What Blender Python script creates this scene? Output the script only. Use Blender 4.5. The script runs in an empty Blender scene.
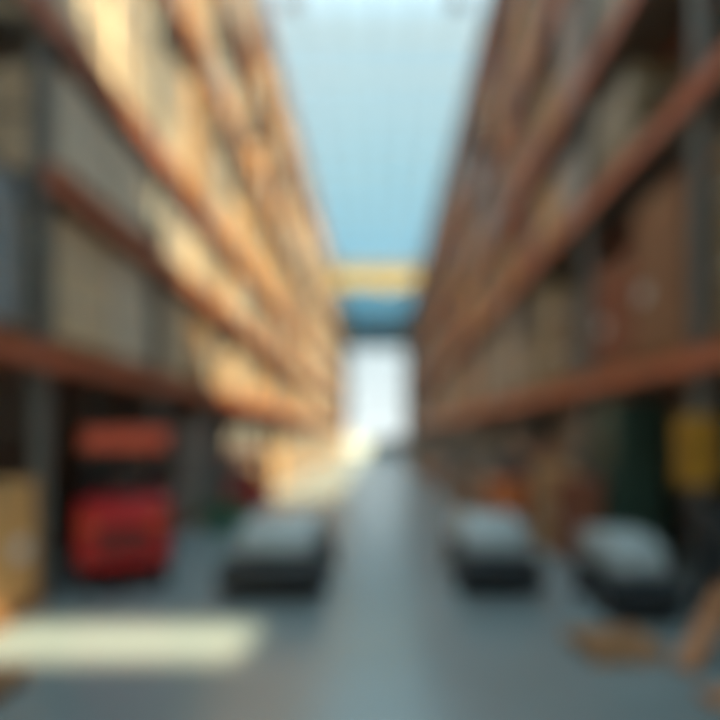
import bpy, bmesh, math, random
from mathutils import Vector, Matrix

random.seed(11)
SC = bpy.context.scene
COL = SC.collection
PI = math.pi

# ------------------------------------------------------------------ camera
cd = bpy.data.cameras.new('camera')
cam = bpy.data.objects.new('camera', cd); COL.objects.link(cam)
cam.location = (0, 0, 1.8); cam.rotation_euler = (PI/2, 0, 0)
cd.sensor_width = 36; cd.lens = 26; cd.shift_x = -0.025; cd.shift_y = 0.1056
cd.clip_start = 0.05; cd.clip_end = 500
cd.dof.use_dof = True; cd.dof.focus_distance = 0.5; cd.dof.aperture_fstop = 0.72
SC.camera = cam

# ------------------------------------------------------------------ sky
w = bpy.data.worlds.new('world'); SC.world = w; w.use_nodes = True
nt = w.node_tree; nt.nodes.clear()
out = nt.nodes.new('ShaderNodeOutputWorld'); bg = nt.nodes.new('ShaderNodeBackground')
tc = nt.nodes.new('ShaderNodeTexCoord'); sp = nt.nodes.new('ShaderNodeSeparateXYZ'); rp = nt.nodes.new('ShaderNodeValToRGB')
nt.links.new(tc.outputs['Generated'], sp.inputs[0]); nt.links.new(sp.outputs['Z'], rp.inputs[0])
nt.links.new(rp.outputs[0], bg.inputs[0]); nt.links.new(bg.outputs[0], out.inputs[0])
cr = rp.color_ramp
stops = [(0.0, (1.0, 1.08, 1.08)), (0.17, (.80, .92, .95)), (0.30, (.24, .54, .70)), (0.45, (.38, .62, .70)),
         (0.62, (.56, .72, .76)), (0.74, (1.4, 1.8, 2.0)), (1.0, (1.9, 2.4, 2.6))]
cr.elements[0].position = 0; cr.elements[0].color = (*stops[0][1], 1)
cr.elements[1].position = 1; cr.elements[1].color = (*stops[-1][1], 1)
for p, c in stops[1:-1]:
    e = cr.elements.new(p); e.color = (*c, 1)
bg.inputs[1].default_value = 1.0

# ------------------------------------------------------------------ sun
SUN = Vector((-.294, 1.25, -1.0))
sd = bpy.data.lights.new('sun', 'SUN'); sd.energy = 17.0; sd.angle = math.radians(0.8); sd.color = (1.0, .73, .43)
so = bpy.data.objects.new('sun', sd); COL.objects.link(so); so.location = (20, -40, 60)
so.rotation_euler = SUN.to_track_quat('-Z', 'Y').to_euler()

# ------------------------------------------------------------------ exposure
SC.view_settings.view_transform = 'Standard'; SC.view_settings.look = 'None'
SC.view_settings.exposure = 0.3; SC.view_settings.gamma = 1.0; SC.view_settings.use_curve_mapping = False
SC.cycles.max_bounces = 10; SC.cycles.diffuse_bounces = 6; SC.cycles.transparent_max_bounces = 16
SC.cycles.use_denoising = True

# ------------------------------------------------------------------ materials
MATS = {}
def mat(name, col, rough=.6, metal=0.0, var=.12, scale=3.0, bump=0.0, stripes=None, spec=.4, dirt=None):
    if name in MATS: return MATS[name]
    m = bpy.data.materials.new(name); m.use_nodes = True
    t = m.node_tree; b = t.nodes['Principled BSDF']
    b.inputs['Roughness'].default_value = rough; b.inputs['Metallic'].default_value = metal
    b.inputs['Specular IOR Level'].default_value = spec
    c = t.nodes.new('ShaderNodeTexCoord'); n = t.nodes.new('ShaderNodeTexNoise')
    n.inputs['Scale'].default_value = scale; n.inputs['Detail'].default_value = 4
    r = t.nodes.new('ShaderNodeValToRGB')
    lo = tuple(max(0, x*(1-var)) for x in col); hi = tuple(min(1, x*(1+var)) for x in col)
    r.color_ramp.elements[0].position = .3; r.color_ramp.elements[1].position = .7
    r.color_ramp.elements[0].color = (*lo, 1); r.color_ramp.elements[1].color = (*hi, 1)
    t.links.new(c.outputs['Object'], n.inputs['Vector']); t.links.new(n.outputs['Fac'], r.inputs[0])
    t.links.new(r.outputs[0], b.inputs['Base Color'])
    if bump:
        bp = t.nodes.new('ShaderNodeBump'); bp.inputs['Strength'].default_value = bump
        t.links.new(n.outputs['Fac'], bp.inputs['Height']); t.links.new(bp.outputs[0], b.inputs['Normal'])
    MATS[name] = m; return m

def glass(name, tint, fac):
    m = bpy.data.materials.new(name); m.use_nodes = True; t = m.node_tree; t.nodes.clear()
    o = t.nodes.new('ShaderNodeOutputMaterial'); mx = t.nodes.new('ShaderNodeMixShader')
    tr = t.nodes.new('ShaderNodeBsdfTransparent'); gl = t.nodes.new('ShaderNodeBsdfGlossy')
    tr.inputs[0].default_value = (*tint, 1); gl.inputs['Roughness'].default_value = .1
    mx.inputs[0].default_value = fac
    t.links.new(tr.outputs[0], mx.inputs[1]); t.links.new(gl.outputs[0], mx.inputs[2]); t.links.new(mx.outputs[0], o.inputs[0])
    MATS[name] = m; return m

M_steel = mat('grey_rack_paint', (.17, .185, .18), .5, 0, .15, 4)
M_beam = mat('orange_rack_paint', (.58, .175, .09), .45, 0, .12, 3)
M_deck = mat('deck_steel', (.20, .19, .18), .6, .2)
M_wood = mat('pallet_wood', (.42, .23, .11), .8, 0, .3, 8, .2)
M_orangewood = mat('orange_stained_wood', (.42, .19, .08), .7, 0, .25, 6, .2)
M_black = mat('black_rubber', (.018, .02, .022), .75)
M_dark = mat('dark_machine_paint', (.03, .045, .055), .5)
M_seat = mat('black_vinyl', (.03, .03, .033), .5)
M_red = mat('red_machine_paint', (.42, .006, .010), .5, 0, .1)
M_redorange = mat('sunlit_orange_red_paint', (.68, .11, .05), .45, 0, .12)  # orange-red roof paint, brightened to carry the sun on it
M_white = mat('pale_grey_machine_paint', (.42, .52, .54), .3, 0, .08)
M_chrome = mat('bare_steel', (.4, .42, .44), .3, .9)
M_yellow = mat('yellow_paint', (.55, .29, .03), .5, 0, .12)
M_crane = mat('crane_yellow_paint', (.20, .17, .06), .5, 0, .1)
M_green = mat('dark_green_paint', (.04, .085, .062), .5)
M_green2 = mat('green_plastic', (.05, .16, .09), .5)
M_orange = mat('orange_plastic', (.62, .17, .04), .45)
M_tape = mat('packing_tape', (.50, .36, .20), .3)
M_label = mat('paper_label', (.75, .74, .70), .7)
M_wall = mat('grey_wall_panel', (.32, .25, .20), .7, 0, .08, .6)
M_fascia = mat('blue_grey_wall_panel', (.34, .52, .62), .6, 0, .08, .6)
M_roof = mat('roof_sheet', (.25, .25, .25), .7)
M_mull = mat('pale_glazing_bar', (.10, .13, .14), .5)
M_ground = mat('asphalt', (.22, .24, .25), .8, 0, .1, .3)
M_lens = mat('lamp_glass', (.6, .6, .6), .2)
M_sky = glass('skylight_glass', (.93, .97, .98), .02)
M_win = glass('window_glass', (.95, .97, .97), .05)
M_far_shade = mat('grey_shade_strip', (.36, .45, .50), .6)

def floor_mat():
    m = bpy.data.materials.new('polished_concrete'); m.use_nodes = True; t = m.node_tree; b = t.nodes['Principled BSDF']
    c = t.nodes.new('ShaderNodeTexCoord'); n = t.nodes.new('ShaderNodeTexNoise'); n.inputs['Scale'].default_value = .5; n.inputs['Detail'].default_value = 6
    r = t.nodes.new('ShaderNodeValToRGB'); r.color_ramp.elements[0].position = .35; r.color_ramp.elements[1].position = .65
    r.color_ramp.elements[0].color = (.225, .295, .315, 1); r.color_ramp.elements[1].color = (.265, .335, .355, 1)
    t.links.new(c.outputs['Object'], n.inputs['Vector']); t.links.new(n.outputs['Fac'], r.inputs[0])
    t.links.new(r.outputs[0], b.inputs['Base Color'])
    rr = t.nodes.new('ShaderNodeMapRange'); rr.inputs['To Min'].default_value = .20; rr.inputs['To Max'].default_value = .30
    t.links.new(n.outputs['Fac'], rr.inputs['Value']); t.links.new(rr.outputs[0], b.inputs['Roughness'])
    b.inputs['Specular IOR Level'].default_value = .5; b.inputs['IOR'].default_value = 2.6
    return m
M_floor = floor_mat()

# ------------------------------------------------------------------ helpers
def box(bm, x0, x1, y0, y1, z0, z1, bev=0.0, M=None):
    g = bmesh.ops.create_cube(bm, size=1.0)
    vs = g['verts']
    for v in vs:
        v.co = Vector(((x0+x1)/2 + v.co.x*(x1-x0), (y0+y1)/2 + v.co.y*(y1-y0), (z0+z1)/2 + v.co.z*(z1-z0)))
    if bev:
        es = {e for v in vs for e in v.link_edges}
        r = bmesh.ops.bevel(bm, geom=list(es), offset=bev, segments=2, affect='EDGES', profile=.5)
        vs = list({v for f in r['faces'] for v in f.verts} | {v for v in vs if v.is_valid})
    if M is not None:
        bmesh.ops.transform(bm, matrix=M, verts=vs)
def cyl(bm, c, axis, r, h, seg=20, r2=None):
    q = Vector((0, 0, 1)).rotation_difference(Vector(axis).normalized()).to_matrix().to_4x4()
    g = bmesh.ops.create_cone(bm, cap_ends=True, segments=seg, radius1=r, radius2=r if r2 is None else r2, depth=h,
                              matrix=Matrix.Translation(c) @ q)
    return g['verts']
def tube(bm, a, b, r, seg=8):
    a, b = Vector(a), Vector(b)
    cyl(bm, (a+b)/2, b-a, r, (b-a).length, seg)
def lathe(bm, prof, seg=28, cx=0, cy=0):
    rings = []
    for r, z in prof:
        rings.append([bm.verts.new((cx+r*math.cos(2*PI*i/seg), cy+r*math.sin(2*PI*i/seg), z)) for i in range(seg)])
    for a, b in zip(rings, rings[1:]):
        for i in range(seg):
            bm.faces.new((a[i], a[(i+1) % seg], b[(i+1) % seg], b[i]))
    bm.faces.new(rings[0][::-1]); bm.faces.new(rings[-1])
def prism(bm, prof, x0, x1):
    """profile of (y,z) points extruded along x"""
    a = [bm.verts.new((x0, y, z)) for y, z in prof]; b = [bm.verts.new((x1, y, z)) for y, z in prof]
    n = len(prof)
    for i in range(n): bm.faces.new((a[i], a[(i+1) % n], b[(i+1) % n], b[i]))
    bm.faces.new(a[::-1]); bm.faces.new(b)
def mesh(name, fn, m, bev=0.0, smooth=False):
    bm = bmesh.new(); fn(bm)
    if bev:
        bmesh.ops.bevel(bm, geom=bm.edges[:], offset=bev, segments=2, affect='EDGES', profile=.5)
    bmesh.ops.recalc_face_normals(bm, faces=bm.faces)
    me = bpy.data.meshes.new(name); bm.to_mesh(me); bm.free(); me.materials.append(m)
    if smooth:
        for p in me.polygons: p.use_smooth = True
    return me
def obj(name, me, parent=None, loc=(0, 0, 0)):
    o = bpy.data.objects.new(name, me); COL.objects.link(o); o.location = loc
    if parent: o.parent = parent
    return o
def thing(name, label, cat, loc=(0, 0, 0), rz=0, group=None):
    o = bpy.data.objects.new(name, None); COL.objects.link(o); o.location = loc; o.rotation_euler = (0, 0, rz)
    o.empty_display_size = .2
    return tag(o, label, cat, group)
def tag(o, label, cat, group=None, kind=None):
    o['label'] = label; o['category'] = cat
    if group: o['group'] = group
    if kind: o['kind'] = kind
    return o
def struct(name, fn, m, bev=0):
    o = obj(name, mesh(name, fn, m, bev)); o['kind'] = 'structure'; return o
def copy_tree(o, parent=None):
    c = o.copy(); COL.objects.link(c); c.parent = parent
    for ch in list(o.children): copy_tree(ch, c)
    return c

# ------------------------------------------------------------------ building shell
XL, XR = -3.57, 3.40          # aisle faces of the two racks
Y0, Y1 = -19.0, 60.0
WX = 5.6
ZR = 16.0
struct('floor', lambda b: box(b, -WX-.2, WX+.2, Y0-.2, Y1+.2, -.2, 0), M_floor)
struct('ground', lambda b: (box(b, -60, 60, Y1+.2, 260, -.2, -.01), box(b, -60, 60, -60, Y0-.2, -.2, -.01)), M_ground)
struct('wall_left', lambda b: [box(b, -WX-.2, -WX, Y0, Y1, 0, ZR)] and [box(b, -WX, -WX+.04, y, y+.06, 0, ZR-.2) for y in [Y0+i*1.4 for i in range(1, 50)]], M_wall)
struct('wall_right', lambda b: [box(b, WX, WX+.2, Y0, Y1, 0, ZR)] and [box(b, WX-.04, WX, y, y+.06, 0, ZR-.2) for y in [Y0+i*1.4 for i in range(1, 50)]], M_wall)
DX0, DX1, DZ = -3.4, 3.1, 11.9
struct('wall_far', lambda b: (box(b, -WX, DX0, Y1, Y1+.2, 0, ZR), box(b, DX1, WX, Y1, Y1+.2, 0, ZR)), M_wall)
struct('wall_upper', lambda b: [box(b, DX0, DX1, Y1, Y1+.2, DZ, ZR)] and [box(b, DX0, DX1, Y1-.05, Y1, z, z+.08) for z in (DZ+.2, DZ+1.3, DZ+2.4)], M_fascia)
struct('wall_back', lambda b: (box(b, -WX, -4.6, Y0-.2, Y0, 0, ZR), box(b, 4.6, WX, Y0-.2, Y0, 0, ZR), box(b, -4.6, 4.6, Y0-.2, Y0, 9.0, ZR)), M_wall)  # unseen rear opening, added so daylight reaches the camera-facing sides
def winframe(b):
    n = 6
    for i in range(n+1):
        x = DX0 + (DX1-DX0)*i/n; box(b, x-.04, x+.04, Y1+.02, Y1+.16, 0, DZ)
    for i in range(8):
        z = DZ*i/7; box(b, DX0, DX1, Y1+.03, Y1+.15, max(0, z-.04), z+.04)
wf = struct('window_1', winframe, M_mull)
wg = obj('pane', mesh('pane', lambda b: box(b, DX0, DX1, Y1+.08, Y1+.10, 0, DZ), M_win), wf)

obj('far_shade_strip', mesh('far_shade_strip', lambda b: box(b, DX0, DX1, Y1, Y1+.06, 0, 1.5), M_far_shade), wf)  # added grey strip standing in for the shaded band of far floor

# roof: opaque sheets over the racks, glazed strip over the aisle
RX0, RX1 = -3.75, 3.62
YE = 43.0
YG = -4.95       # the continuous glazing starts here
def roof(b):
    box(b, -WX-.2, RX0, Y0-.2, Y1+.2, ZR, ZR+.15)
    box(b, RX1, WX+.2, Y0-.2, Y1+.2, ZR, ZR+.15)
struct('ceiling', roof, M_roof)
M_frost = bpy.data.materials.new('frosted_roof_sheet'); M_frost.use_nodes = True
_t = M_frost.node_tree; _t.nodes.clear()
_o = _t.nodes.new('ShaderNodeOutputMaterial'); _m = _t.nodes.new('ShaderNodeMixShader'); _m.inputs[0].default_value = .6
_a = _t.nodes.new('ShaderNodeBsdfDiffuse'); _b = _t.nodes.new('ShaderNodeBsdfTranslucent')
_a.inputs[0].default_value = (.8, .84, .86, 1); _b.inputs[0].default_value = (.75, .84, .95, 1)
_t.links.new(_a.outputs[0], _m.inputs[1]); _t.links.new(_b.outputs[0], _m.inputs[2]); _t.links.new(_m.outputs[0], _o.inputs[0])
G0, G1 = -15.85, -15.00      # small clear roof light that throws the patch on the floor
def frost(b):
    box(b, RX0, RX1, Y0-.2, G0, ZR, ZR+.02)
    box(b, RX0, -.1, G0, G1, ZR, ZR+.02)
    box(b, RX0, RX1, G1, YG, ZR, ZR+.02)
struct('ceiling_fill_sheet', frost, M_frost)  # unseen roof sheet, made translucent to spread soft fill light near the camera
M_bs = M_frost.copy(); M_bs.name = 'blue_roof_sheet'
for n_ in M_bs.node_tree.nodes:
    if n_.type == 'BSDF_DIFFUSE': n_.inputs[0].default_value = (.25, .42, .52, 1)
    if n_.type == 'BSDF_TRANSLUCENT': n_.inputs[0].default_value = (.26, .46, .60, 1)
struct('ceiling_end', lambda b: box(b, RX0, RX1, YE, Y1+.2, ZR, ZR+.02), M_bs)  # glazing stops early; sheet added here to shade the far wall and floor
def bars(b):
    n = 6
    for i in range(n+1):
        x = RX0 + (RX1-RX0)*i/n; box(b, x-.03, x+.03, YG, YE, ZR+.06, ZR+.10)
    y = YG
    while y < YE:
        box(b, RX0, RX1, y-.015, y+.015, ZR+.05, ZR+.10); y += 2.35
struct('ceiling_bars', bars, M_mull)
gl = struct('window_2', lambda b: (box(b, RX0, RX1, YG, YE, ZR+.11, ZR+.125), box(b, -.1, RX1, G0, G1, ZR+.11, ZR+.125)), M_sky)

# ------------------------------------------------------------------ pallet racks
POSTY = [5.62 + 3.0*k for k in range(-2, 17)]
LV = {'L': [2.76, 4.72, 6.45, 9.5, 12.4, 15.2], 'R': [2.72, 5.6, 7.75, 10.2, 12.8, 15.2]}
BH = .22
def make_rack(side):
    s = -1 if side == 'L' else 1
    X = XL if side == 'L' else XR
    lab = ('long sunlit pallet racking with orange beams and grey uprights beside the red forklift' if side == 'L'
           else 'long shaded pallet racking with orange beams and grey uprights holding a yellow cabinet')
    r = thing('pallet_rack', lab, 'rack', (X, 0, 0))
    PW = .17
    def frame(b):
        for d in (0.0, 1.0):
            x0, x1 = sorted((s*(d+.02), s*(d+.14)))
            box(b, x0, x1, -PW/2, PW/2, 0, 15.5)
            xa, xb = sorted((s*(d-.01), s*(d+.17)))
            box(b, xa, xb, -PW/2-.03, PW/2+.03, 0, .02)
        z = .3; f = 0
        while z < 14.2:
            a, c = (s*.1, s*1.04) if f == 0 else (s*1.04, s*.1)
            tube(b, (a, 0, z), (c, 0, z+1.0), .022, 6); tube(b, (s*.1, 0, z), (s*1.04, 0, z), .022, 6)
            z += 1.0; f = 1-f
    fm = mesh('upright_frame', frame, M_steel)
    for y in POSTY: obj('upright_frame', fm, r, (0, y, 0))
    def beam(b):
        x0, x1 = sorted((s*-.045, s*.02))
        box(b, x0, x1, -1.5, 1.5, -BH, 0)
        box(b, *sorted((s*-.055, s*.02)), -1.5, -1.40, -BH-.03, .03); box(b, *sorted((s*-.055, s*.02)), 1.40, 1.5, -BH-.03, .03)
    bme = mesh('beam', beam, M_beam)
    nb = 0; rest = []
    for i in range(len(POSTY)-1):
        yc = (POSTY[i]+POSTY[i+1])/2
        for z in LV[side]:
            if side == 'L' and z == LV['L'][1] and i < 2: continue
            if nb < 96: obj('beam', bme, r, (0, yc, z)); nb += 1
            else: rest.append((yc, z))
    def restb(b):
        for yc, z in rest:
            x0, x1 = sorted((s*-.045, s*.02)); box(b, x0, x1, yc-1.5, yc+1.5, z-BH, z)
    o = obj('far_beam', mesh('far_beam', restb, M_beam), r); o['kind'] = 'stuff'
    rb = mesh('rear_beam', lambda b: box(b, *sorted((s*1.14, s*1.18)), POSTY[0], POSTY[-1], -.14, 0), M_beam)
    def deck(b):
        n = int((POSTY[-1]-POSTY[0])/.5)
        for i in range(n):
            y = POSTY[0] + .1 + i*.5; box(b, *sorted((s*.02, s*1.14)), y, y+.3, -.03, 0)
    dk = mesh('deck', deck, M_deck)
    def deck2(b):
        n = int((POSTY[-1]-POSTY[2])/.5)
        for i in range(n):
            y = POSTY[2] + .1 + i*.5; box(b, *sorted((s*.02, s*1.14)), y, y+.3, -.03, 0)
    for z in LV[side][:-1]:
        obj('rear_beam', rb, r, (0, 0, z))
        obj('deck', mesh('deck', deck2, M_deck) if (side == 'L' and z == LV['L'][1]) else dk, r, (0, 0, z))
    obj('rear_beam', rb, r, (0, 0, LV[side][-1]))
    return r
rackL = make_rack('L'); rackR = make_rack('R')

# ------------------------------------------------------------------ loads
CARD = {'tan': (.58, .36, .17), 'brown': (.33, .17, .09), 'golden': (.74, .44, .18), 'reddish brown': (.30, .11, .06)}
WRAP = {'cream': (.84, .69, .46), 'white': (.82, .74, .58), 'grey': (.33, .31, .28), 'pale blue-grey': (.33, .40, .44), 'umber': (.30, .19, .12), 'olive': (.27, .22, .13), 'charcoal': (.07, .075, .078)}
def pallet_me():
    def f(b):
        for x in (-.52, -.26, 0, .26, .52): box(b, x-.06, x+.06, -.6, .6, .118, .14)
        for y in (-.55, 0, .55):
            box(b, -.58, .58, y-.05, y+.05, .095, .118)
            for x in (-.52, 0, .52): box(b, x-.06, x+.06, y-.05, y+.05, .02, .095)
        for x in (-.52, 0, .52): box(b, x-.06, x+.06, -.6, .6, 0, .02)
    return mesh('wooden_pallet', f, M_wood)
ME_pal = pallet_me()
HS = [.8, 1.2, 1.5, 2.0, 2.4]
_cache = {}
def load_me(kind, colr, h):
    k = (kind, colr, h)
    if k in _cache: return _cache[k]
    if kind == 'carton':
        m = mat('card_'+colr.replace(' ', '_'), CARD[colr], .75, 0, .10, 2.5)
        body = mesh('cardboard_carton', lambda b: box(b, -.5, .5, -.58, .58, 0, h, .012), m)
        def tp(b):
            box(b, -.502, .502, -.035, .035, h-.001, h+.003); 
            for s in (-1, 1): box(b, *sorted((s*.499, s*.503)), -.035, .035, h-.25, h)
        tape = mesh('tape', tp, M_tape)
        parts = [('tape', tape)]
        for s_ in (-1, 1): parts.append(('paper_label', mesh('paper_label', lambda b: box(b, *sorted((s_*.5, s_*.504)), .2, .45, h*.35, h*.35+.2), M_label)))
    elif kind == 'wrapped':
        m = mat('wrap_'+colr.replace(' ', '_'), WRAP[colr], .35, 0, .14, 4, .15, spec=.5)
        def wr(b):
            n = max(2, int(h/.4)); hh = h/n
            rnd = random.Random(hash(h) + len(colr))
            for i in range(n):
                for j in range(2):
                    for l in range(2):
                        e = rnd.uniform(-.012, .012)
                        box(b, -.5+.5*j-.001*i+e, -.004+.5*j+e, -.58+.58*l, -.004+.58*l, i*hh, (i+1)*hh-.006, .015)
        body = mesh('wrapped_goods', wr, m)
        parts = [('strap', mesh('strap', lambda b: box(b, -.505, .505, -.585, .585, h*q, h*q+.03), M_label)) for q in (.3, .7)]
    else:
        m = mat('crate_wood', (.46, .30, .15), .8, 0, .25, 6, .2)
        def cr_(b):
            box(b, -.48, .48, -.56, .56, .0, h)
            n = int(h/.2)
            for i in range(n):
                z = i*h/n
                box(b, -.51, .51, -.585, -.56, z+.01, z+h/n-.02); box(b, -.51, .51, .56, .585, z+.01, z+h/n-.02)
                box(b, -.505, -.48, -.58, .58, z+.01, z+h/n-.02); box(b, .48, .505, -.58, .58, z+.01, z+h/n-.02)
        body = mesh('wooden_crate', cr_, m)
        parts = [('corner_batten', mesh('corner_batten', lambda b: box(b, x-.05, x+.05, y-.012, y+.012, 0, h), M_wood)) for x in (-.46, .46) for y in (-.595, .595)]
    _cache[k] = (body, parts); return _cache[k]

ORD = ['first', 'second', 'third', 'fourth', 'fifth', 'sixth', 'seventh', 'eighth', 'ninth', 'tenth', 'eleventh', 'twelfth', 'thirteenth',
       'fourteenth', 'fifteenth', 'sixteenth', 'seventeenth', 'eighteenth']
npal = [0]; farpal = []
KINDN = {'carton': ('cardboard_carton', 'carton', 'carton'), 'wrapped': ('wrapped_goods', 'wrapped goods', 'wrapped stack'),
         'crate': ('wooden_crate', 'crate', 'wooden crate')}
def place_load(kind, colr, h, x, y, z, where, wherep, parts=True, pal=True, rz=0, group=None, pgroup=None, indiv=True):
    hp = .142 if pal else .002
    nm, cat, noun = KINDN[kind]
    body, ps = load_me(kind, colr, h)
    lab = (colr.replace('reddish brown', 'reddish') + ' ' + noun + ' ' + where) if kind != 'crate' else ('slatted wooden crate ' + where)
    o = obj(nm, body, None, (x, y, z+hp)); o.rotation_euler.z = rz
    tag(o, lab, cat, group)
    if parts:
        for pn, pm in ps: obj(pn, pm, o)
    if pal:
        p = obj('wooden_pallet', ME_pal, None, (x, y, z+.001)); p.rotation_euler.z = rz
        tag(p, 'wooden pallet ' + wherep, 'pallet', pgroup)
    return o

def tierclear(side, t):
    return (LV[side][t+1]-BH if t+1 < len(LV[side]) else 17) - LV[side][t]
# hand-set loads in the near bays: (side, bay index, tier, slot) -> (kind, colour, height) or None
OV = {
 ('L', 1, 0, 1): ('wrapped', 'pale blue-grey', 1.5), ('L', 1, 1, 1): None, ('L', 1, 2, 1): None,
 ('L', 2, 0, 0): ('wrapped', 'cream', 1.5), ('L', 2, 0, 1): ('wrapped', 'white', 1.5),
 ('L', 2, 1, 0): ('wrapped', 'white', 1.2), ('L', 2, 1, 1): ('wrapped', 'white', 1.2),
 ('L', 2, 2, 0): ('wrapped', 'cream', 2.0), ('L', 2, 2, 1): ('wrapped', 'cream', 2.4),
 ('L', 3, 0, 0): ('wrapped', 'cream', 1.5), ('L', 3, 0, 1): ('carton', 'tan', 1.5),
 ('L', 3, 1, 0): ('wrapped', 'white', 1.2), ('L', 3, 1, 1): ('wrapped', 'cream', 1.2),
 ('L', 3, 2, 0): ('wrapped', 'cream', 2.0), ('L', 3, 2, 1): ('carton', 'tan', 2.4),
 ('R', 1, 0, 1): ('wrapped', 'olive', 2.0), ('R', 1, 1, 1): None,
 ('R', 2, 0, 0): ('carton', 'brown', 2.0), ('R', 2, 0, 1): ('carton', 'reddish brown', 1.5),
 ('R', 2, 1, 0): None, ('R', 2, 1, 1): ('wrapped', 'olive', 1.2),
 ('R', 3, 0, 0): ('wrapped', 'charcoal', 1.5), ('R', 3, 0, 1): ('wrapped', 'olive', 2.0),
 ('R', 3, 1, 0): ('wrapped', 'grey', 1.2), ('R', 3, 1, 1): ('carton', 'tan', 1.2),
}
jobs = []
for side in 'LR':
    rowname = 'sunlit racking' if side == 'L' else 'shaded racking'
    s = -1 if side == 'L' else 1
    X = (XL if side == 'L' else XR) + s*.58
    for bay in range(1, len(POSTY)-1):
        ya, yb = POSTY[bay], POSTY[bay+1]
        for t in range(5):
            z = LV[side][t]
            # leave out what lies above the picture
            if (z-1.8)*520/yb > 436+60: continue
            cl = tierclear(side, t)
            for sl in (0, 1):
                y = ya + (.88 if sl == 0 else 2.12)
                if bay == 1 and sl == 0: continue
                key = (side, bay, t, sl)
                if key in OV:
                    if OV[key] is None: continue
                    kind, colr, h = OV[key]
                else:
                    if random.random() < .05: continue
                    kind = random.choices(['carton', 'wrapped', 'crate'], [5, 3.4, 1.4])[0]
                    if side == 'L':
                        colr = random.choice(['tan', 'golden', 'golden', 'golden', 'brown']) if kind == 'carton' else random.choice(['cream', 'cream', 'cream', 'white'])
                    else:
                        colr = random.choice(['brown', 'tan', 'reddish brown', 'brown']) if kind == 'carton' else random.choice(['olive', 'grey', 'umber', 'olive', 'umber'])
                    hs = [q for q in HS if q < cl-.2 and q > min(cl*.45, 1.1)] or [.8]
                    h = random.choice(hs)
                h = max(q for q in HS if q <= h and q < cl-.17)
                jobs.append((ya, side, s, X, y, z, t, bay, sl, kind, colr, h, rowname))
jobs.sort(key=lambda j: (j[0], j[6]))
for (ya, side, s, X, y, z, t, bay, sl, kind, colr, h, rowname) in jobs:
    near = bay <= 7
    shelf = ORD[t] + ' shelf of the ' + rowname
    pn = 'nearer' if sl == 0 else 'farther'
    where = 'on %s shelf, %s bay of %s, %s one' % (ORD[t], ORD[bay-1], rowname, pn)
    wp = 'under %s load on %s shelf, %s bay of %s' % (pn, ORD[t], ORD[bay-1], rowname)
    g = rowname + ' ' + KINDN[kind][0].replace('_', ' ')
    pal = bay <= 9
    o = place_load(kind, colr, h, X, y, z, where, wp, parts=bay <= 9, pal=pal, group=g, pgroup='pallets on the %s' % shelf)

# ------------------------------------------------------------------ goods standing at floor level inside the racks
def ground(side, bay, sl, kind, colr, h, dx=.62):
    s = -1 if side == 'L' else 1
    X = (XL if side == 'L' else XR) + s*dx
    y = POSTY[bay] + ((.88 if sl == 0 else 2.12) if bay > 1 else 2.25)
    rn = 'sunlit racking' if side == 'L' else 'shaded racking'
    pn = 'nearer' if sl == 0 else 'farther'
    wh = 'on floor under %s, %s bay, %s one' % (rn, ORD[bay-1], pn); wp = 'on floor under %s load, %s bay of %s' % (pn, ORD[bay-1], rn)
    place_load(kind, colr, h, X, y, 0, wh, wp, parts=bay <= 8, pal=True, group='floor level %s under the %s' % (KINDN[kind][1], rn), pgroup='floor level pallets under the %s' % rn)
ground('L', 1, 1, 'carton', 'golden', 1.2, .50)
for bay in range(3, 17):
    for sl in (0, 1):
        if bay == 3 and sl == 0: ground('L', 3, 0, 'carton', 'brown', 1.2, .85); continue
        if bay == 4 and sl == 0: continue
        ground('L', bay, sl, *random.choice([('carton', 'brown', 1.5), ('carton', 'tan', 1.5), ('wrapped', 'grey', 2.0), ('carton', 'golden', 1.2)]))
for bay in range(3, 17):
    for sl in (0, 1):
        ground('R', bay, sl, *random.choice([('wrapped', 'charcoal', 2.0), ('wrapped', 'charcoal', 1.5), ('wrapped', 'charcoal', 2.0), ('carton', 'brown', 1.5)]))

# goods standing in the aisle in front of the shaded racking
q = place_load('carton', 'tan', 1.2, 2.87, 8.45, 0, 'on the aisle floor beside the orange drum', '', pal=False, group='cartons standing in the aisle'); q.scale = (.52, .5, 1.1)
q = place_load('carton', 'reddish brown', 1.2, 2.95, 7.70, 0, 'on the aisle floor before the dark green cabinet', '', pal=False, group='cartons standing in the aisle'); q.scale = (.48, .5, 1.0)
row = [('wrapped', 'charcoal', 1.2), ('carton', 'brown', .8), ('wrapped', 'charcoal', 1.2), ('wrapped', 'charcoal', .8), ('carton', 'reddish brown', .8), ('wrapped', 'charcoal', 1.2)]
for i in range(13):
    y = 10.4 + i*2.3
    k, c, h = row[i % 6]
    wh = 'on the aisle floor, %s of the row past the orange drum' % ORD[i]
    place_load(k, c, h, 2.62, y, 0, wh, 'on the aisle floor, %s of the pallet row past the drum' % ORD[i], parts=i < 6, group='goods along the shaded side of the aisle', pgroup='pallets along the shaded side of the aisle')

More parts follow.
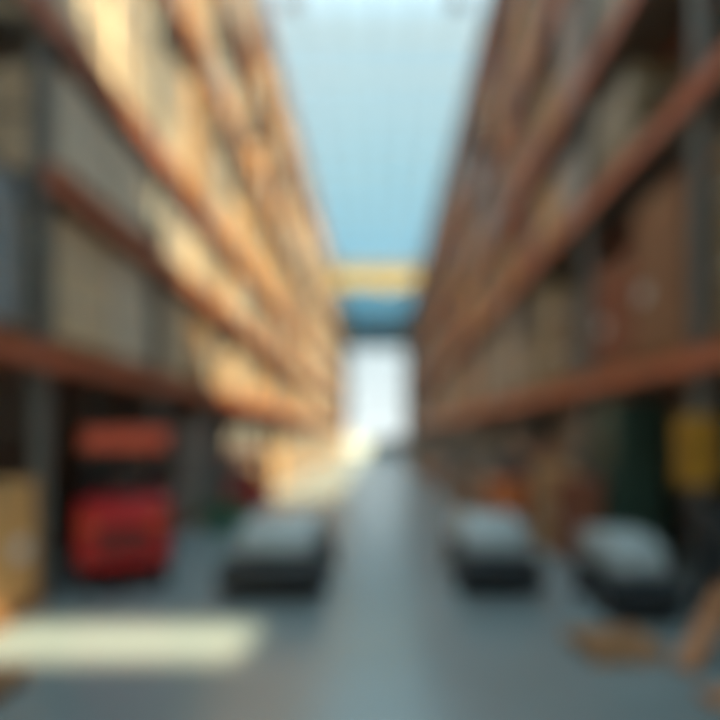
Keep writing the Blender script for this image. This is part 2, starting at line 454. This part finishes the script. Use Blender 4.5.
# ------------------------------------------------------------------ forklifts
def wheel(parent, x, y, r, wd, name='wheel'):
    def f(b):
        cyl(b, (0, 0, 0), (1, 0, 0), r, wd, 24)
    o = obj(name, mesh(name, f, M_black, .012), parent, (x, y, r))
    obj('hub', mesh('hub', lambda b: cyl(b, (0, 0, 0), (1, 0, 0), r*.5, wd+.02, 16), M_chrome), o)
    return o
def make_forklift(label, group=None):
    """rear (counterweight) faces -Y, forks towards +Y"""
    t = thing('forklift', label, 'forklift', group=group)
    prof = [(-1.05, .30), (-1.12, .55), (-1.10, 1.05), (-.98, 1.16), (-.45, 1.18), (-.35, 1.0), (-.35, .28)]
    obj('counterweight', mesh('counterweight', lambda b: prism(b, prof, -.55, .55), M_red, .04, True), t)
    def body(b):
        box(b, -.52, .52, -.34, .62, .26, .62, .03)
        box(b, -.54, -.34, .10, .80, .26, .48, .03); box(b, .34, .54, .10, .80, .26, .48, .03)
        prism(b, [(.52, .62), (.72, .62), (.66, 1.15), (.52, 1.18)], -.48, .48)
    obj('chassis', mesh('chassis', body, M_red), t)
    obj('grille', mesh('grille', lambda b: [box(b, -.34, .34, -1.135, -1.10, .50+.07*i, .54+.07*i) for i in range(5)], M_black), t)
    s_ = obj('seat', mesh('seat', lambda b: (box(b, -.26, .26, -.42, .08, 1.08, 1.18, .03), box(b, -.25, .25, -.48, -.38, 1.14, 1.62, .03)), M_seat), t)
    for sx in (-.5, .5):
        obj('guard_post', mesh('guard_post', lambda b: tube(b, (sx, -.80, 1.05), (sx*.94, -.60, 1.98), .035), M_dark), t)
        obj('guard_post', mesh('guard_post', lambda b: tube(b, (sx, .62, .62), (sx*.94, .40, 1.98), .035), M_dark), t)
    def rf(b):
        box(b, -.54, .54, -.78, .52, 1.95, 2.05, .02)
        box(b, -.54, .54, -.84, -.72, 1.78, 1.99, .015)
    obj('guard_roof', mesh('guard_roof', rf, M_redorange), t)
    def stw(b):
        tube(b, (0, .55, 1.15), (0, .36, 1.32), .025)
        g = cyl(b, (0, .35, 1.33), (0, -.75, .66), .17, .03, 20)
    obj('steering_wheel', mesh('steering_wheel', stw, M_black), t)
    def mast(b):
        for sx in (-.32, .32):
            box(b, sx-.06, sx+.06, .84, .98, .08, 2.08)
        for z in (.3, 1.1, 2.0): box(b, -.32, .32, .88, .94, z, z+.09)
    obj('mast', mesh('mast', mast, M_dark), t)
    obj('carriage', mesh('carriage', lambda b: [box(b, -.45, .45, 1.0, 1.05, z, z+.08) for z in (.16, .5)] and [box(b, x-.02, x+.02, 1.0, 1.04, .2, 1.15) for x in (-.42, -.2, 0, .2, .42)], M_dark), t)
    for sx in (-.24, .24):
        obj('fork', mesh('fork', lambda b: (box(b, sx-.05, sx+.05, 1.05, 1.09, .06, .6), box(b, sx-.05, sx+.05, 1.05, 1.6, .05, .09)), M_chrome), t)
    for sx, y, r in ((-.47, -.72, .23), (.47, -.72, .23), (-.50, .62, .29), (.50, .62, .29)): wheel(t, sx, y, r, .18)
    for sx in (-.42, .42):
        obj('tail_light', mesh('tail_light', lambda b: box(b, sx-.06, sx+.06, -1.14, -1.09, .84, .92), M_orange), t)
    return t
fk = make_forklift('large red forklift with orange-red roof under the sunlit racking, nearest bay')
fk.location = (-3.25, 6.88, 0); fk.rotation_euler.z = math.radians(20); fk.scale = (.86, .90, .92)
f2 = copy_tree(fk)
f2['label'] = 'small red forklift farther along under the sunlit racking'
f2.location = (-2.86, 11.7, 0); f2.rotation_euler.z = math.radians(8); f2.scale = (.78, .72, .70)

# ------------------------------------------------------------------ low tow tractors
def make_tractor():
    """dark bumper faces -Y"""
    t = thing('tow_tractor', '', 'tow tractor')
    hood = [(-.62, .42), (-.72, .50), (-.60, .70), (-.30, .80), (.35, .82), (.80, .78), (.92, .60), (.92, .42)]
    obj('hood', mesh('hood', lambda b: prism(b, hood, -.40, .40), M_white, .05, True), t)
    def ch(b):
        box(b, -.47, .47, -.85, .98, .12, .44, .03)
        box(b, -.50, .50, -.95, -.80, .10, .40, .04)
    obj('chassis', mesh('chassis', ch, M_dark), t)
    obj('bumper', mesh('bumper', lambda b: box(b, -.51, .51, -1.0, -.93, .16, .30, .02), M_black), t)
    for sx in (-.28, .28):
        obj('headlight', mesh('headlight', lambda b: cyl(b, (sx, -.70, .52), (0, 1, 0), .05, .06, 16), M_lens), t)
    obj('tow_hitch', mesh('tow_hitch', lambda b: (box(b, -.05, .05, .98, 1.12, .2, .28), cyl(b, (0, 1.12, .27), (0, 0, 1), .03, .16, 12)), M_chrome), t)
    for sx in (-.46, .46):
        for y in (-.55, .62): wheel(t, sx, y, .18, .12)
    return t
tr = make_tractor()
tr['label'] = 'pale low tow tractor with dark base beside the sun patch'
tr.location = (-1.17, 6.58, 0); tr.rotation_euler.z = math.radians(-1); tr.scale = (1.1, 1, 1)
t2 = copy_tree(tr); t2['label'] = 'pale low tow tractor with dark base in front of the orange drum'
t2.location = (1.38, 6.5, 0); t2.rotation_euler.z = math.radians(0); t2.scale = (.9, .8, 1)
t3 = copy_tree(tr); t3['label'] = 'pale low tow tractor with dark base beside the dark bin and leaning plank'
t3.location = (2.58, 5.5, 0); t3.rotation_euler.z = math.radians(0); t3.scale = (.66, .62, .96)
for q in (tr, t2, t3): q['group'] = 'low tow tractors in the aisle'

# ------------------------------------------------------------------ other single things
# orange drum
d = thing('plastic_drum', 'round orange plastic drum behind the pale tow tractor', 'drum', (2.06, 8.35, 0))
obj('drum_body', mesh('drum_body', lambda b: lathe(b, [(.30, 0), (.33, .04), (.33, .34), (.345, .37), (.33, .40), (.33, .70), (.345, .73), (.33, .76), (.33, 1.03), (.31, 1.06)]), M_orange, 0, True), d)
obj('drum_lid', mesh('drum_lid', lambda b: lathe(b, [(.345, 1.05), (.345, 1.09), (.30, 1.11), (.05, 1.11)]), M_orange), d)

# tall dark green cabinet under the shaded racking
c = thing('steel_cabinet', 'tall dark green steel cabinet under the shaded racking', 'cabinet', (3.66, 7.55, 0))
obj('cabinet_body', mesh('cabinet_body', lambda b: (box(b, -.36, .36, -.38, .38, .06, 2.3, .015), box(b, -.33, .33, -.35, .35, 0, .06)), M_green), c)
for i, sy in enumerate((-1, 1)):
    dd = obj('door', mesh('door', lambda b: box(b, -.385, -.36, *sorted((sy*.01, sy*.365)), .1, 2.26, .005), M_green), c)
    obj('handle', mesh('handle', lambda b: box(b, -.41, -.385, *sorted((sy*.03, sy*.06)), 1.0, 1.2), M_chrome), dd)

# yellow cabinet on the upright
yc = thing('wall_cabinet', 'yellow safety cabinet mounted on the shaded racking upright', 'cabinet', (3.33, 5.62-.095, 1.28))
obj('case', mesh('case', lambda b: box(b, -.175, .175, -.16, 0, 0, .72, .015), M_yellow), yc)
dd = obj('door', mesh('door', lambda b: box(b, -.16, .16, -.175, -.16, .02, .70, .004), M_yellow), yc)
obj('handle', mesh('handle', lambda b: box(b, -.14, -.11, -.20, -.175, .36, .48), M_black), dd)

# dark bin at the edge of the shaded racking
bn = thing('waste_bin', 'dark grey wheeled bin beside the pale tow tractor and yellow cabinet', 'bin', (3.40, 4.95, 0))
def binb(b):
    vs0 = [(-.25, -.27), (.25, -.27), (.25, .27), (-.25, .27)]; a = [bm_v for bm_v in [b.verts.new((x*.85, y*.85, .08)) for x, y in vs0]]
    t_ = [b.verts.new((x, y, .98)) for x, y in vs0]
    for i in range(4): b.faces.new((a[i], a[(i+1) % 4], t_[(i+1) % 4], t_[i]))
    b.faces.new(a[::-1]); b.faces.new(t_)
obj('bin_body', mesh('bin_body', binb, M_dark, .02), bn)
obj('lid', mesh('lid', lambda b: prism(b, [(-.30, .985), (-.30, 1.02), (0, 1.09), (.30, 1.04), (.30, .985)], -.28, .28), M_dark), bn)
obj('handle', mesh('handle', lambda b: tube(b, (-.22, .33, 1.0), (.22, .33, 1.0), .018), M_black), bn)
for sx in (-.24, .24): obj('wheel', mesh('wheel', lambda b: cyl(b, (sx, .2, .1), (1, 0, 0), .1, .05, 18), M_black), bn)

# wooden pallet and plank at the corner
wp = thing('flat_pallet', 'empty brown pallet lying flat before the pale tow tractor', 'pallet', (1.97, 4.36, 0), math.radians(8)); wp.scale = (.75, .75, .9)
o = obj('pallet_boards', mesh('pallet_boards', lambda b: [box(b, x-.05, x+.05, -.32, .32, .1, .125) for x in (-.36, -.18, 0, .18, .36)], M_wood), wp)
o = obj('bearer', mesh('bearer', lambda b: [box(b, -.41, .41, y-.04, y+.04, 0, .1) for y in (-.28, 0, .28)], M_wood), wp)
def plank(name, a, b_, wd, th, m, label):
    a, b_ = Vector(a), Vector(b_); L = (b_-a).length
    o = obj(name, mesh(name, lambda b: box(b, 0, L, -wd/2, wd/2, 0, th, .004), m), None, a)
    o.rotation_euler = (b_-a).to_track_quat('X', 'Z').to_euler(); tag(o, label, 'plank'); return o
plank('wooden_plank', (2.34, 3.98, .0), (3.14, 4.66, .44), .16, .04, M_orangewood, 'orange-brown plank leaning on the dark grey bin')
plank('wooden_plank', (2.22, 3.50, .0), (2.75, 3.60, .0), .18, .05, M_orangewood, 'short orange-brown plank lying flat on the floor near the leaning plank')
# brown pallet stub at the sunlit side, green tote, dark box
o = thing('flat_pallet', 'empty brown pallet lying flat beyond the edge of the sun patch', 'pallet', (-3.0, 3.62, 0), math.radians(4))
obj('pallet_boards', mesh('pallet_boards', lambda b: [box(b, x-.05, x+.05, -.16, .16, .1, .125) for x in (-.40, -.2, 0, .2, .40)], M_wood), o)
obj('bearer', mesh('bearer', lambda b: [box(b, -.45, .45, y-.04, y+.04, 0, .1) for y in (-.12, .12)], M_wood), o)
g = thing('storage_tote', 'small green plastic tote on the floor before the small forklift', 'tote', (-2.95, 10.1, 0))
def tote(b):
    vs0 = [(-.4, -.3), (.4, -.3), (.4, .3), (-.4, .3)]; a = [b.verts.new((x*.85, y*.85, 0)) for x, y in vs0]; t_ = [b.verts.new((x, y, .42)) for x, y in vs0]
    for i in range(4): b.faces.new((a[i], a[(i+1) % 4], t_[(i+1) % 4], t_[i]))
    b.faces.new(a[::-1]); b.faces.new(t_)
obj('tote_body', mesh('tote_body', tote, M_green2, .01), g)
obj('lid', mesh('lid', lambda b: box(b, -.42, .42, -.32, .32, .42, .47, .01), M_green2), g)

# yellow crane girder across the aisle
cr_ = thing('bridge_crane', 'yellow crane girder spanning the aisle high between the racks', 'crane', (0, 39.7, 0))
def gird(b):
    box(b, -3.45, 3.2, -.35, .35, 13.1, 13.25); box(b, -3.45, 3.2, -.35, .35, 14.65, 14.8); box(b, -3.45, 3.2, -.12, .12, 13.25, 14.65)
    for i in range(9):
        x = -3.3 + i*.8; box(b, x-.02, x+.02, -.33, .33, 13.25, 14.65)
obj('girder', mesh('girder', gird, M_crane), cr_)
for x in (-3.25, 3.0):
    obj('hanger', mesh('hanger', lambda b: (tube(b, (x, 0, 14.8), (x, 0, 16.055), .06, 12), box(b, x-.12, x+.12, -.5, .5, 14.8, 14.95)), M_dark), cr_)
obj('trolley', mesh('trolley', lambda b: (box(b, .4, 1.1, -.4, .4, 12.75, 13.08, .03),), M_crane), cr_)

# unlit high bay lamps
def lamp(label):
    t = thing('high_bay_lamp', label, 'lamp', group='unlit lamps under the glazed roof')
    obj('lamp_shade', mesh('lamp_shade', lambda b: lathe(b, [(.42, -.45), (.40, -.40), (.2, -.12), (.12, 0), (.10, .12), (.04, .14)]), M_dark, 0, True), t)
    obj('lamp_lens', mesh('lamp_lens', lambda b: lathe(b, [(.38, -.47), (.40, -.455)]), M_lens), t)
    obj('suspension_rod', mesh('suspension_rod', lambda b: tube(b, (0, 0, .13), (0, 0, .655), .015), M_dark), t)
    return t
l1 = lamp('dark hanging lamp beside the top of the sunlit racking'); l1.location = (-2.75, 16.2, 15.60); l1.scale = (.7, .7, .7)
l2 = copy_tree(l1); l2['label'] = 'dark hanging lamp beside the top of the shaded racking'; l2.location = (2.5, 16.2, 15.60)
